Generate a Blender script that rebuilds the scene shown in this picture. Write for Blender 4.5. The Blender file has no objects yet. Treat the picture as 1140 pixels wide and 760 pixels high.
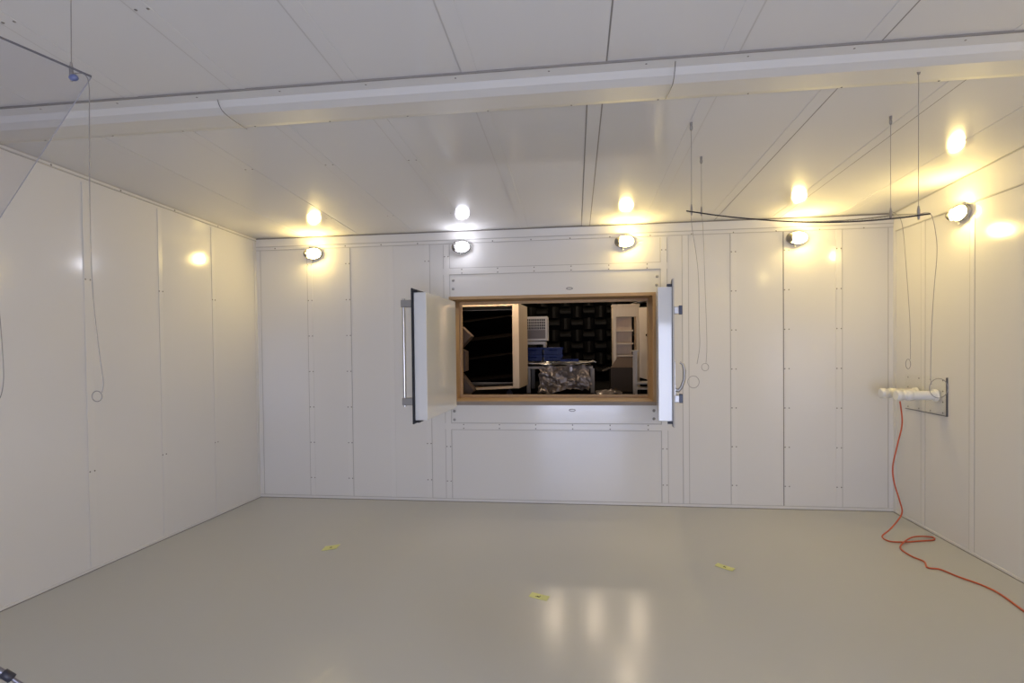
import bpy, math, random
from mathutils import Vector, Matrix
random.seed(7)
scene = bpy.context.scene
COL = scene.collection
PI = math.pi

# ------------------------------------------------------------------ camera
F, YAW, PITCH, ROLL, CY, HC = 592.14, 0.1177, -0.0163, -0.0113, 395.23, 1.8306
f0 = Vector((-math.sin(YAW), math.cos(YAW), 0)); r0 = Vector((math.cos(YAW), math.sin(YAW), 0)); u0 = Vector((0, 0, 1))
FW = f0*math.cos(PITCH) + u0*math.sin(PITCH); U1 = u0*math.cos(PITCH) - f0*math.sin(PITCH)
RT = r0*math.cos(ROLL) + U1*math.sin(ROLL); UP = U1*math.cos(ROLL) - r0*math.sin(ROLL)
CAM = Vector((0, 0, HC))
cd = bpy.data.cameras.new('camera'); cam = bpy.data.objects.new('camera', cd); COL.objects.link(cam)
cd.sensor_fit = 'HORIZONTAL'; cd.sensor_width = 36; cd.lens = F*36/1140; cd.shift_y = (CY-380)/1140
cd.clip_start = 0.05
M = Matrix((RT, UP, -FW)).transposed().to_4x4(); M.translation = CAM
cam.matrix_world = M
scene.camera = cam

# ------------------------------------------------------------------ the room's own planes (metres)
YB, H = 6.1688, 3.2
YR = -2.6
def xl(y): return -3.8931 + 0.0551*(y-YB)
def xr(y): return 3.4074 + 0.0282*(y-YB)
def zc(x, y): return H + 0.0025*x - 0.0436*(y-YB)
def ray(px, py): return (FW + RT*((px-570)/F) - UP*((py-CY)/F))
def at(px, py, y): d = ray(px, py); return CAM + d*(y/d.y)                 # the point of that sight line at depth y
def on_floor(px, py, z=0.0): d = ray(px, py); return CAM + d*((z-HC)/d.z)
def on_back(px, py, off=0.0): return at(px, py, YB-off)
def on_left(px, py):
    d = ray(px, py); t = (-3.8931 - 0.0551*YB)/(d.x - 0.0551*d.y); return CAM + d*t
def on_right(px, py):
    d = ray(px, py); t = (3.4074 - 0.0282*YB)/(d.x - 0.0282*d.y); return CAM + d*t
def on_ceil(px, py):
    d = ray(px, py); t = (H + 0.0436*YB - HC)/(d.z - 0.0025*d.x + 0.0436*d.y); return CAM + d*t

# ------------------------------------------------------------------ materials
def mat(name, color, rough=0.5, metal=0.0, spec=0.5, noise=None, bump=None, coat=0.0):
    m = bpy.data.materials.new(name); m.use_nodes = True
    nt = m.node_tree; b = nt.nodes['Principled BSDF']
    b.inputs['Base Color'].default_value = (*color, 1); b.inputs['Roughness'].default_value = rough
    b.inputs['Metallic'].default_value = metal; b.inputs['Specular IOR Level'].default_value = spec
    b.inputs['Coat Weight'].default_value = coat; b.inputs['Coat Roughness'].default_value = 0.08
    tc = nt.nodes.new('ShaderNodeTexCoord')
    if noise:
        sc, c2, stretch = noise
        mp = nt.nodes.new('ShaderNodeMapping'); mp.inputs['Scale'].default_value = stretch
        nz = nt.nodes.new('ShaderNodeTexNoise'); nz.inputs['Scale'].default_value = sc; nz.inputs['Detail'].default_value = 5
        mx = nt.nodes.new('ShaderNodeMix'); mx.data_type = 'RGBA'
        mx.inputs[6].default_value = (*color, 1); mx.inputs[7].default_value = (*c2, 1)
        nt.links.new(tc.outputs['Object'], mp.inputs['Vector']); nt.links.new(mp.outputs['Vector'], nz.inputs['Vector'])
        nt.links.new(nz.outputs['Fac'], mx.inputs[0]); nt.links.new(mx.outputs[2], b.inputs['Base Color'])
    if bump:
        sc, st = bump
        nz = nt.nodes.new('ShaderNodeTexNoise'); nz.inputs['Scale'].default_value = sc; nz.inputs['Detail'].default_value = 3
        bp = nt.nodes.new('ShaderNodeBump'); bp.inputs['Strength'].default_value = st; bp.inputs['Distance'].default_value = 0.02
        nt.links.new(tc.outputs['Object'], nz.inputs['Vector']); nt.links.new(nz.outputs['Fac'], bp.inputs['Height'])
        nt.links.new(bp.outputs['Normal'], b.inputs['Normal'])
    return m
def emit(name, color, strength):
    m = bpy.data.materials.new(name); m.use_nodes = True; nt = m.node_tree
    b = nt.nodes['Principled BSDF']; b.inputs['Base Color'].default_value = (0.8, 0.8, 0.8, 1); b.inputs['Roughness'].default_value = 0.3
    b.inputs['Emission Color'].default_value = (*color, 1); b.inputs['Emission Strength'].default_value = strength
    return m
def clear(name, tint, refl=0.5):
    m = bpy.data.materials.new(name); m.use_nodes = True; nt = m.node_tree; nt.nodes.clear()
    o = nt.nodes.new('ShaderNodeOutputMaterial'); t = nt.nodes.new('ShaderNodeBsdfTransparent'); g = nt.nodes.new('ShaderNodeBsdfGlossy')
    t.inputs['Color'].default_value = (*tint, 1); g.inputs['Roughness'].default_value = 0.03
    lw_ = nt.nodes.new('ShaderNodeLayerWeight'); lw_.inputs['Blend'].default_value = .5
    pw = nt.nodes.new('ShaderNodeMath'); pw.operation = 'POWER'; pw.inputs[1].default_value = 4
    ma = nt.nodes.new('ShaderNodeMath'); ma.operation = 'MULTIPLY_ADD'; ma.inputs[1].default_value = refl; ma.inputs[2].default_value = .03
    mx = nt.nodes.new('ShaderNodeMixShader')
    nt.links.new(lw_.outputs['Facing'], pw.inputs[0]); nt.links.new(pw.outputs[0], ma.inputs[0])
    nt.links.new(ma.outputs[0], mx.inputs[0]); nt.links.new(t.outputs[0], mx.inputs[1]); nt.links.new(g.outputs[0], mx.inputs[2])
    nt.links.new(mx.outputs[0], o.inputs['Surface'])
    return m
WHITE = (0.72, 0.70, 0.67)
m_wall = mat('white_panel', WHITE, 0.13, bump=(1.1, 0.02))
m_ceil = mat('white_ceiling_panel', (0.66, 0.645, 0.62), 0.10, bump=(1.1, 0.012))
m_strip = mat('white_cover_strip', (0.73, 0.71, 0.68), 0.22)
m_joint = mat('grey_joint', (0.48, 0.46, 0.43), 0.6)
m_gap = mat('dark_gap', (0.24, 0.22, 0.20), 0.8)
m_screw = mat('screw_head', (0.25, 0.23, 0.21), 0.35, 0.6)
m_beam = mat('white_beam_cover', (0.66, 0.645, 0.62), 0.55)
m_floor = mat('grey_epoxy', (0.49, 0.495, 0.475), 0.21, noise=(0.5, (0.51, 0.51, 0.49), (1, 1, 1)), bump=(3.0, 0.03))
m_lin = mat('pine_lining', (0.50, 0.33, 0.17), 0.5, noise=(4, (0.38, 0.24, 0.11), (1, 8, 8)))
m_linv = mat('pine_lining_upright', (0.50, 0.33, 0.17), 0.5, noise=(4, (0.38, 0.24, 0.11), (8, 8, 1)))
m_sillf = mat('shadowed_edge', (0.30, 0.25, 0.21), 0.6, noise=(3, (0.24, 0.19, 0.15), (1, 8, 8)))  # sill front: shade put into a greyer wood colour
m_ply = mat('pale_plywood', (0.68, 0.53, 0.36), 0.55, noise=(3, (0.58, 0.43, 0.27), (9, 9, 1)))
m_plyb = mat('pale_board', (0.76, 0.63, 0.46), 0.5, noise=(3, (0.68, 0.54, 0.38), (9, 9, 1)))
m_foam = mat('dark_foam', (0.014, 0.013, 0.012), 0.95, spec=0.05, noise=(60, (0.020, 0.019, 0.018), (1, 1, 1)))
m_foamb = mat('brown_black_foam', (0.005, 0.004, 0.0035), 0.95, spec=0.0, noise=(60, (0.008, 0.006, 0.005), (1, 1, 1)))
m_foamt = mat('faded_brown_foam', (0.12, 0.085, 0.065), 0.95, spec=0.1)
m_darkwall = mat('dark_wall', (0.012, 0.011, 0.010), 0.95, spec=0.1)
m_seal = mat('black_rubber', (0.012, 0.012, 0.018), 0.45)
m_shut = mat('white_shutter', (0.74, 0.74, 0.73), 0.08)
m_steel = mat('brushed_steel', (0.55, 0.54, 0.53), 0.28, 1.0)
m_steeld = mat('dull_steel', (0.36, 0.35, 0.34), 0.4, 0.8)
m_bluecap = mat('dark_blue_cap', (0.03, 0.035, 0.07), 0.4)
m_wire = mat('thin_steel_wire', (0.30, 0.28, 0.26), 0.4, 0.5)
m_pvc = mat('white_pipe', (0.78, 0.77, 0.74), 0.35)
m_orange = mat('orange_cable', (0.50, 0.09, 0.03), 0.5)
m_note = mat('yellow_green_paper', (0.68, 0.70, 0.32), 0.8, spec=0.2)
m_ink = mat('dark_ink', (0.06, 0.07, 0.02), 0.7)
m_lampbase = mat('lamp_base', (0.42, 0.41, 0.40), 0.4, 0.3)
m_guard = mat('lamp_guard', (0.20, 0.19, 0.18), 0.4, 0.6)
m_blue = mat('blue_plastic', (0.005, 0.013, 0.085), 0.3, spec=0.08, bump=(25, 0.15))
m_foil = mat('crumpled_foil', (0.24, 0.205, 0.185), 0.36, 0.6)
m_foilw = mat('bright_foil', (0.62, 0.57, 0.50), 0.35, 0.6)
m_tbl = mat('darkened_table_wood', (0.34, 0.29, 0.24), 0.6)  # wood colour darkened so the table stays dim under the strong bulbs
m_white = mat('white_enamel', (0.62, 0.56, 0.49), 0.4)
m_mesh = mat('dark_mesh', (0.06, 0.05, 0.05), 0.6)
m_panelg = mat('grey_panel', (0.24, 0.20, 0.18), 0.6)
m_card = mat('brown_card', (0.20, 0.14, 0.10), 0.8, spec=0.2)
m_cardd = mat('dark_card', (0.055, 0.042, 0.034), 0.85, spec=0.2)
m_tripod = mat('black_tripod', (0.03, 0.03, 0.045), 0.45)
m_tube = mat('grey_tube', (0.22, 0.21, 0.24), 0.35, 0.6)
m_acryl = clear('clear_acrylic', (0.945, 0.945, 0.965), .4)
m_acrylw = clear('clear_acrylic_plate', (0.995, 0.995, 0.985), .06)
m_acedge = mat('acrylic_edge', (0.11, 0.105, 0.11), 0.3)
m_acside = mat('pale_acrylic_edge', (0.36, 0.35, 0.36), 0.3)
m_acedged = mat('dark_acrylic_edge', (0.018, 0.014, 0.014), 0.3)
m_clip = mat('blue_clip', (0.10, 0.12, 0.24), 0.4)
WARM, COOL = (1.0, 0.75, 0.265), (0.84, 0.86, 1.0)
m_lampw = emit('warm_lamp_glass', WARM, 200)
m_lampd = emit('dimmed_warm_lamp_glass', WARM, 85)  # same glass at lower strength for the rear lamps, keeping the near left dimmer
m_lampc = emit('cool_lamp_glass', COOL, 62)
m_bulb = emit('warm_bulb', (1.0, 0.80, 0.58), 105)

# ------------------------------------------------------------------ mesh helper
class MB:
    def __init__(s): s.v = []; s.f = []; s.mi = []; s.sm = []
    def add(s, vs, fs, mi=0, smooth=False):
        n = len(s.v); s.v += [Vector(v) for v in vs]
        for f in fs: s.f.append([i+n for i in f]); s.mi.append(mi); s.sm.append(smooth)
        return s
    def hexa(s, c, mi=0):          # 8 corners: 0-3 one face round, 4-7 the opposite face
        return s.add(c, [(3,2,1,0), (4,5,6,7), (0,1,5,4), (1,2,6,5), (2,3,7,6), (3,0,4,7)], mi)
    def box(s, a, b, mi=0):
        (x0,y0,z0),(x1,y1,z1) = a, b
        return s.hexa([(x0,y0,z0),(x1,y0,z0),(x1,y1,z0),(x0,y1,z0),(x0,y0,z1),(x1,y0,z1),(x1,y1,z1),(x0,y1,z1)], mi)
    def slab(s, q, n, mi=0):       # a quad thickened along the vector n
        q = [Vector(v) for v in q]; n = Vector(n)
        return s.hexa([*q, *[v+n for v in q]], mi)
    def obox(s, c, ax, ay, az, mi=0):   # centre and three half axes
        c, ax, ay, az = map(Vector, (c, ax, ay, az))
        q = [c-ax-ay-az, c+ax-ay-az, c+ax+ay-az, c-ax+ay-az]
        return s.hexa(q + [v+2*az for v in q], mi)
    def tube(s, pts, r, n=8, mi=0, caps=True, closed=False):
        pts = [Vector(p) for p in pts]; N = len(pts); rs = r if isinstance(r, (list, tuple)) else [r]*N
        ref = None; rings = []
        for i in range(N):
            a = pts[(i-1) % N] if (i > 0 or closed) else pts[i]; b = pts[(i+1) % N] if (i < N-1 or closed) else pts[i]
            t = (b-a).normalized() if (b-a).length > 1e-9 else Vector((0,0,1))
            if ref is None: ref = t.orthogonal().normalized()
            ref = (ref - t*ref.dot(t)); ref = ref.normalized() if ref.length > 1e-6 else t.orthogonal().normalized()
            w = t.cross(ref); rings.append([pts[i] + (ref*math.cos(2*PI*k/n) + w*math.sin(2*PI*k/n))*rs[i] for k in range(n)])
        vs = [v for g in rings for v in g]; fs = []
        for i in range(N if closed else N-1):
            j = (i+1) % N
            for k in range(n): fs.append((i*n+k, i*n+(k+1) % n, j*n+(k+1) % n, j*n+k))
        s.add(vs, fs, mi, True)
        if caps and not closed:
            s.add(rings[0], [tuple(range(n))[::-1]], mi); s.add(rings[-1], [tuple(range(n))], mi)
        return s
    def ring(s, c, ax, ay, r, n=24, mi=0, k=6):
        c, ax, ay = map(Vector, (c, ax, ay))
        return s.tube([c + ax*math.cos(2*PI*i/n) + ay*math.sin(2*PI*i/n) for i in range(n)], r, k, mi, closed=True)
    def dome(s, c, ax, ay, az, mi=0, nu=24, nv=8, full=False):   # half (or full) ellipsoid along az
        c, ax, ay, az = map(Vector, (c, ax, ay, az)); vs = []; fs = []
        lo = -PI/2 if full else 0
        for j in range(nv+1):
            t = lo + (PI/2-lo)*j/nv
            for i in range(nu):
                a = 2*PI*i/nu; vs.append(c + (ax*math.cos(a) + ay*math.sin(a))*math.cos(t) + az*math.sin(t))
        for j in range(nv):
            for i in range(nu): fs.append((j*nu+i, j*nu+(i+1) % nu, (j+1)*nu+(i+1) % nu, (j+1)*nu+i))
        return s.add(vs, fs, mi, True)
    def build(s, name, mats, parent=None, origin=None, bevel=0.0):
        mats = mats if isinstance(mats, (list, tuple)) else [mats]
        o0 = Vector(origin) if origin is not None else Vector((0,0,0))
        me = bpy.data.meshes.new(name); me.from_pydata([tuple(v-o0) for v in s.v], [], s.f)
        for m in mats: me.materials.append(m)
        for p, i, sm in zip(me.polygons, s.mi, s.sm): p.material_index = i; p.use_smooth = sm
        me.update()
        o = bpy.data.objects.new(name, me); COL.objects.link(o)
        if parent is not None: o.parent = parent
        elif origin is not None: o.location = o0
        if bevel:
            bv = o.modifiers.new('bevel', 'BEVEL'); bv.width = bevel; bv.segments = 2; bv.limit_method = 'ANGLE'
        return o
def struct(o): o['kind'] = 'structure'; return o
def tag(o, label, cat, group=None):
    o['label'] = label; o['category'] = cat
    if group: o['group'] = group
    return o
def thing(name, loc, label, cat, group=None, rz=0):
    o = bpy.data.objects.new(name, None); COL.objects.link(o); o.location = loc; o.rotation_euler = (0,0,rz); o.empty_display_size = .1
    return tag(o, label, cat, group)
def copy_tree(o, parent=None):
    c = o.copy(); COL.objects.link(c)
    if parent: c.parent = parent
    for ch in list(o.children): copy_tree(ch, c)
    return c

# ------------------------------------------------------------------ room shell
OX0, OX1 = on_back(500.5, 390).x, on_back(730.5, 390).x
OZ0, OZ1 = on_back(615, 450.5).z, on_back(615, 327.7).z
T = 0.12
bk = MB()
X0, X1 = xl(YB), xr(YB)
for a, b, c, d in ((X0-.3, OX0, 0, H+.1), (OX1, X1+.3, 0, H+.1), (OX0, OX1, 0, OZ0), (OX0, OX1, OZ1, H+.1)):
    bk.box((a, YB, c), (b, YB+T, d))
wall_back = struct(bk.build('wall_back', m_wall))
struct(MB().box((-4.8, YR-.2, -.1), (4, YB+T, 0)).build('floor', m_floor))
wall_left = struct(MB().hexa([(xl(YR), YR, 0), (xl(YB), YB, 0), (xl(YB)-.1, YB, 0), (xl(YR)-.1, YR, 0),
                              (xl(YR), YR, 3.7), (xl(YB), YB, 3.7), (xl(YB)-.1, YB, 3.7), (xl(YR)-.1, YR, 3.7)]).build('wall_left', m_wall))
wall_right = struct(MB().hexa([(xr(YR), YR, 0), (xr(YR)+.1, YR, 0), (xr(YB)+.1, YB, 0), (xr(YB), YB, 0),
                               (xr(YR), YR, 3.7), (xr(YR)+.1, YR, 3.7), (xr(YB)+.1, YB, 3.7), (xr(YB), YB, 3.7)]).build('wall_right', m_wall))
cq = [(xl(YR)-.1, YR-.1), (xl(YB)-.1, YB+T), (xr(YB)+.1, YB+T), (xr(YR)+.1, YR-.1)]
ceiling = struct(MB().slab([(x, y, zc(x, y)) for x, y in cq], (0, 0, .1)).build('ceiling', m_ceil))
# wall behind the camera with an open doorway to daylight
DX0, DX1, DZ = -1.0, 1.3, 2.3
fr = MB()
for a, b, c, d in ((-4.8, DX0, 0, 3.75), (DX1, 4, 0, 3.75), (DX0, DX1, DZ, 3.75)): fr.box((a, YR-.12, c), (b, YR, d))
struct(fr.build('wall_front', m_wall))

# --- flat cover strips with screw pairs and the dark joint beside them; local frame: p along the wall, n into the room
def strip(parent, a, b, w, side, n, th=0.004, screws=0, joint=0, jm=1, sgap=0.022, both=True):
    """a,b ends of the strip's centre line, side = unit vector across, n = unit normal into the room"""
    a, b, side, n = Vector(a), Vector(b), Vector(side).normalized(), Vector(n).normalized()
    m = MB(); h = side*(w/2)
    m.slab([a-h, a+h, b+h, b-h], n*th, 0)
    if joint:
        for sg in ((-1, 1) if joint == 2 else (-1,)):
            c = side*(sg*(w/2+.004)); g = side*.0045
            m.slab([a+c-g, a+c+g, b+c+g, b+c-g], n*.0015, jm)
    if screws:
        L = (b-a).length; t = (b-a)/L; k = max(1, round(L/screws))
        for i in range(k):
            c = a + t*(L*(i+.5)/k) + n*th
            for sg in ((-1, 1) if both else (0,)):
                m.dome(c + side*(sg*sgap), side*.0075, t*.0075, n*.004, 2, 8, 2)
    return m.build('cover_strip', [m_ceil if parent.name == 'ceiling' else m_strip, m_joint, m_screw, m_gap], parent)
NB = Vector((0,-1,0)); EX = Vector((1,0,0)); EZ = Vector((0,0,1))
def bstrip(px, z0, z1, w=.06, screws=.46, joint=1, side=1, jm=1):
    x = on_back(px, 420).x
    strip(wall_back, (x, YB, z0), (x, YB, z1), w, EX*side, NB, screws=screws, joint=joint, jm=jm)
TOP = H-.13
for px, j, s in ((347, 1, 1), (389, 1, -1), (437, 0, 1), (477, 1, -1), (763.5, 2, 1), (817, 1, 1), (876, 1, 1), (934, 1, -1)):
    bstrip(px, .035, TOP, joint=j, side=s, screws=.46 if px not in (437, 763.5) else 0, jm=3 if px == 876 else 1)
# band of flat plates that frames the opening
zt = on_back(615, 299).z; zb = on_back(615, 475).z
xa, xb = on_back(499.5, 475).x, on_back(740, 475).x
strip(wall_back, (xa-.03, YB, zt), (xb+.03, YB, zt), .07, EZ, NB, th=.006, screws=.42, joint=2, both=True)
strip(wall_back, (xa-.03, YB, zb), (xb+.03, YB, zb), .07, EZ, NB, th=.006, screws=.42, joint=2, both=True)
for x in (xa, xb):
    strip(wall_back, (x, YB, .035), (x, YB, zb-.035), .065, EX, NB, th=.006, screws=.36, joint=2)
    strip(wall_back, (x, YB, zb+.035), (x, YB, zt-.035), .065, EX, NB, th=.006, screws=0, joint=2)
    strip(wall_back, (x, YB, zt+.035), (x, YB, TOP-.03), .065, EX, NB, th=.006, screws=.3, joint=2)
for px, py in ((504.5, 312), (504.5, 321.5), (731.5, 307.5), (731, 317), (506, 457.5), (506, 467), (728, 457), (728, 466)):
    MB().dome(on_back(px, py), EX*.017, EZ*.017, NB*.01, 0, 12, 3).build('bolt_head', m_steeld, wall_back)
# stamped oval marks over and under the opening
for px, py in ((634, 321), (637, 456.5)): MB().ring(on_back(px, py, .002), EX*.035, EZ*.012, .004).build('oval_mark', m_screw, wall_back)
# side walls
def sstrip(wall, fx, sgn, y, w=.06, screws=0, joint=1, jm=1, side=1):
    n = Vector((-sgn, 0, 0))
    sd = Vector((0, side, 0))
    x = fx(y)
    return strip(wall, (x, y, .03), (x, y, zc(x, y)-.06), w, sd, n, screws=screws, joint=joint, jm=jm, both=True)
for px, w, j, s in ((99.5, .07, 0, 1), (180.5, .05, 1, -1), (239, .05, 1, -1)):
    y = on_left(px, 400).y; sstrip(wall_left, xl, -1, y, w, 1.45, j, 3 if w == .05 else 1, s)
for y in (2.2, 1.2): sstrip(wall_left, xl, -1, y, .07, 1.45, 2)
for px, w, j in ((1082.5, .05, 2), (1028, .05, 2)):
    y = on_right(px, 400).y; sstrip(wall_right, xr, 1, y, w, 0, j)
for y in (2.8, 1.7): sstrip(wall_right, xr, 1, y, .05, 0, 2)
# corner angles
for (x, y, sx) in ((X0, YB, 1), (X1, YB, -1)):
    m = MB(); m.box((min(x, x+sx*.05), YB-.005, .0), (max(x, x+sx*.05), YB, H-.02)); m.box((min(x, x+sx*.006), YB-.05, 0), (max(x, x+sx*.006), YB, H-.02))
    m.box((min(x+sx*.05, x+sx*.057), YB-.0015, .03), (max(x+sx*.05, x+sx*.057), YB, TOP), 1)
    struct(m.build('trim_corner', [m_strip, m_joint]))
# ceiling trim along the back wall: an angled upstand with two steps
m = MB()
zL, zR = zc(X0, YB), zc(X1, YB)
m.hexa([(X0, YB-.012, zL-.105), (X1, YB-.012, zR-.105), (X1, YB, zR-.105), (X0, YB, zL-.105), (X0, YB-.012, zL-.012), (X1, YB-.012, zR-.012), (X1, YB, zR-.012), (X0, YB, zL-.012)])
m.hexa([(X0, YB-.006, zL-.145), (X1, YB-.006, zR-.145), (X1, YB, zR-.145), (X0, YB, zL-.145), (X0, YB-.006, zL-.105), (X1, YB-.006, zR-.105), (X1, YB, zR-.105), (X0, YB, zL-.105)])
m.hexa([(X0, YB-.0135, zL-.108), (X1, YB-.0135, zR-.108), (X1, YB, zR-.108), (X0, YB, zL-.108), (X0, YB-.0135, zL-.100), (X1, YB-.0135, zR-.100), (X1, YB, zR-.100), (X0, YB, zL-.100)], 1)
m.hexa([(X0, YB-.0075, zL-.149), (X1, YB-.0075, zR-.149), (X1, YB, zR-.149), (X0, YB, zL-.149), (X0, YB-.0075, zL-.142), (X1, YB-.0075, zR-.142), (X1, YB, zR-.142), (X0, YB, zL-.142)], 1)
m.hexa([(X0, YB-.016, zL-.012), (X1, YB-.016, zR-.012), (X1, YB, zR-.012), (X0, YB, zL-.012), (X0, YB-.016, zL-.002), (X1, YB-.016, zR-.002), (X1, YB, zR-.002), (X0, YB, zL-.002)], 2)
for i in range(16):
    x = X0+.25+i*.45; m.dome((x, YB-.006, zL-.125), EX*.008, EZ*.008, NB*.004, 2, 8, 2)
struct(m.build('trim_back', [m_strip, m_joint, m_gap]))
def sidetrim(name, fx, sgn, h, dz):
    m = MB(); yA, yB_ = YR, YB
    P = lambda y, o, z: (fx(y)-sgn*o, y, z)
    def bar(o, zt_, zb_, mi):
        za, zb2 = zc(fx(yA), yA), zc(fx(yB_), yB_)
        m.hexa([P(yA,0,za-zb_), P(yB_,0,zb2-zb_), P(yB_,o,zb2-zb_), P(yA,o,za-zb_), P(yA,0,za-zt_), P(yB_,0,zb2-zt_), P(yB_,o,zb2-zt_), P(yA,o,za-zt_)], mi)
    bar(.012, .008, h, 0); bar(.014, .001, .008, 1); bar(.0135, h-.002, h+.006, 1)
    for i in range(14):
        y = yA+.3+i*.6
        m.dome((fx(y)-sgn*.012, y, zc(fx(y), y)-dz), (0,.008,0), (0,0,.008), (-sgn*.005,0,0), 2, 8, 2)
    struct(m.build(name, [m_strip, m_joint, m_gap]))
sidetrim('trim_left', xl, -1, .028, .02)
# right-hand trim: its lower edge dips away from the ceiling towards the camera as in the photograph
m = MB()
ra, rb = on_right(1139, 205), on_right(998, 257)
ra = ra + (ra-rb)*1.2; ra.x = xr(ra.y)
for o, up, dn, mi in ((.012, None, 0, 0), (.0135, .006, -.004, 1)):
    q = []
    for p in (ra, rb):
        zt_ = zc(p.x, p.y)-.003 if up is None else p.z+up
        q.append((p.x, p.y, p.z+dn, zt_))
    m.hexa([(q[0][0], q[0][1], q[0][2]), (q[1][0], q[1][1], q[1][2]), (q[1][0]-o, q[1][1], q[1][2]), (q[0][0]-o, q[0][1], q[0][2]),
            (q[0][0], q[0][1], q[0][3]), (q[1][0], q[1][1], q[1][3]), (q[1][0]-o, q[1][1], q[1][3]), (q[0][0]-o, q[0][1], q[0][3])], mi)
y0_, y1_ = YR, YB
m.hexa([(xr(y0_), y0_, zc(xr(y0_), y0_)-.012), (xr(y1_), y1_, zc(xr(y1_), y1_)-.012), (xr(y1_)-.017, y1_, zc(xr(y1_), y1_)-.012), (xr(y0_)-.017, y0_, zc(xr(y0_), y0_)-.012),
        (xr(y0_), y0_, zc(xr(y0_), y0_)-.001), (xr(y1_), y1_, zc(xr(y1_), y1_)-.001), (xr(y1_)-.017, y1_, zc(xr(y1_), y1_)-.001), (xr(y0_)-.017, y0_, zc(xr(y0_), y0_)-.001)], 1)
struct(m.build('trim_right', [m_strip, m_joint]))
# floor angles
m = MB(); m.box((X0, YB-.012, 0), (X1, YB, .035)); m.box((X0, YB-.016, 0), (X1, YB-.012, .006), 1); m.box((X0, YB-.0135, .033), (X1, YB, .037), 2)
struct(m.build('baseboard_back', [m_strip, m_gap, m_joint]))
for nm, fx, s in (('baseboard_left', xl, -1), ('baseboard_right', xr, 1)):
    m = MB(); g = .012*s
    for o, h, mi in ((.010, .022, 0), (.015, .005, 1)):
        o = o*s
        m.hexa([(fx(YR), YR, 0), (fx(YB), YB, 0), (fx(YB)-o, YB, 0), (fx(YR)-o, YR, 0), (fx(YR), YR, h), (fx(YB), YB, h), (fx(YB)-o, YB, h), (fx(YR)-o, YR, h)], mi)
    struct(m.build(nm, [m_strip, m_gap]))
# ceiling seams
def cstrip(x, ya, yb, w=.085, jm=1, joint=1, side=-1, screws=0):
    strip(ceiling, (x, ya, zc(x, ya)), (x, yb, zc(x, yb)), w, EX*side*-1, (0, 0.0436, -1), th=.0025, screws=screws, joint=joint, jm=jm, sgap=.03)
YBEAM = on_ceil(570, 80).y
YB2 = on_ceil(570, 119).y
for x, jm in ((-3.28, 1), (-2.60, 1), (-1.92, 1), (-1.24, 1), (-0.56, 1), (.135, 3), (.815, 1), (1.50, 3), (2.19, 3), (2.87, 1)):
    left = x < 0
    cstrip(x, YB2+.02, YB-.02, .085, jm, 2 if x == .135 else 1, -1 if left else 1, 1.25 if left and x > -3 and x < -1 else 0)
    cstrip(x, YR, YBEAM-.038, .085, jm, 1, -1 if left else 1, 1.25 if left and x > -2.8 and x < -1.5 else 0)

# the shallow folded beam cover across the ceiling
def zcb(x, y): return zc(x, y)
prof = [(YBEAM-.03, .010), (YBEAM+.045, .014), (YBEAM+.085, .036), (YBEAM+.15, .050), (YB2-.045, .026), (YB2+.02, .008)]
m = MB(); vs = []; xs = [xl(3.0)+.001, xr(3.0)-.001]
for x in xs:
    for y, d in prof: vs.append((x, y, zc(x, y)-d))
    vs.append((x, YB2+.02, zc(x, YB2)-.001)); vs.append((x, YBEAM-.03, zc(x, YBEAM)-.001))
n = len(prof)+2
m.add(vs, [(i, (i+1) % n, n+(i+1) % n, n+i) for i in range(n)] + [tuple(range(n)), tuple(range(2*n-1, n-1, -1))], 0)
m.slab([(xs[0], YBEAM-.037, zc(xs[0], YBEAM-.037)-.0005), (xs[1], YBEAM-.037, zc(xs[1], YBEAM-.037)-.0005), (xs[1], YBEAM-.03, zc(xs[1], YBEAM-.03)-.0005), (xs[0], YBEAM-.03, zc(xs[0], YBEAM-.03)-.0005)], (0,0,-.011), 1)
x = xs[0]+.3; i = 0
while x < xs[1]:
    m.dome((x, YBEAM+.0, zc(x, YBEAM)-.008), EX*.008, (0,.008,0), (0,0,-.006), 2, 8, 2)
    m.dome((x+.12, YB2, zc(x, YB2)-.012), EX*.007, (0,.007,0), (0,0,-.006), 2, 8, 2); x += .52; i += 1
beam = struct(m.build('beam', [m_beam, m_gap, m_screw]))

# ------------------------------------------------------------------ opening: pine lining, two shutters
D2 = .45                                                     # tunnel depth through to the next room
win = bpy.data.objects.new('window_1', None); COL.objects.link(win); win.location = ((OX0+OX1)/2, YB, OZ0); struct(win)
O = win.location.copy(); LT = .035
MB().box((OX0, YB-.008, OZ1-LT), (OX1, YB+D2, OZ1)).build('head_board', m_lin, win, O)
MB().box((OX0, YB+.05, OZ0), (OX1, YB+D2, OZ0+LT+.01)).build('sill_board', m_lin, win, O)
MB().box((OX0, YB-.012, OZ0-.004), (OX1, YB+.05, OZ0+LT)).build('sill_edge', m_sillf, win, O)
for a in (OX0, OX1-LT): MB().box((a, YB-.006, OZ0+LT), (a+LT, YB+D2, OZ1-LT)).build('side_board', m_linv, win, O)
m = MB()
for a, b_, c, d in ((OX0+LT, OX1-LT, OZ0+LT+.01, OZ0+LT+.045), (OX0+LT, OX1-LT, OZ1-LT-.03, OZ1-LT)): m.box((a, YB+D2-.05, c), (b_, YB+D2, d))
for a, wd in ((OX0+LT, .03), (OX1-LT-.006, .006)): m.box((a, YB+D2-.05, OZ0+LT+.045), (a+wd, YB+D2, OZ1-LT-.03))
m.build('rear_stop', m_linv, win, O)

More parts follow.
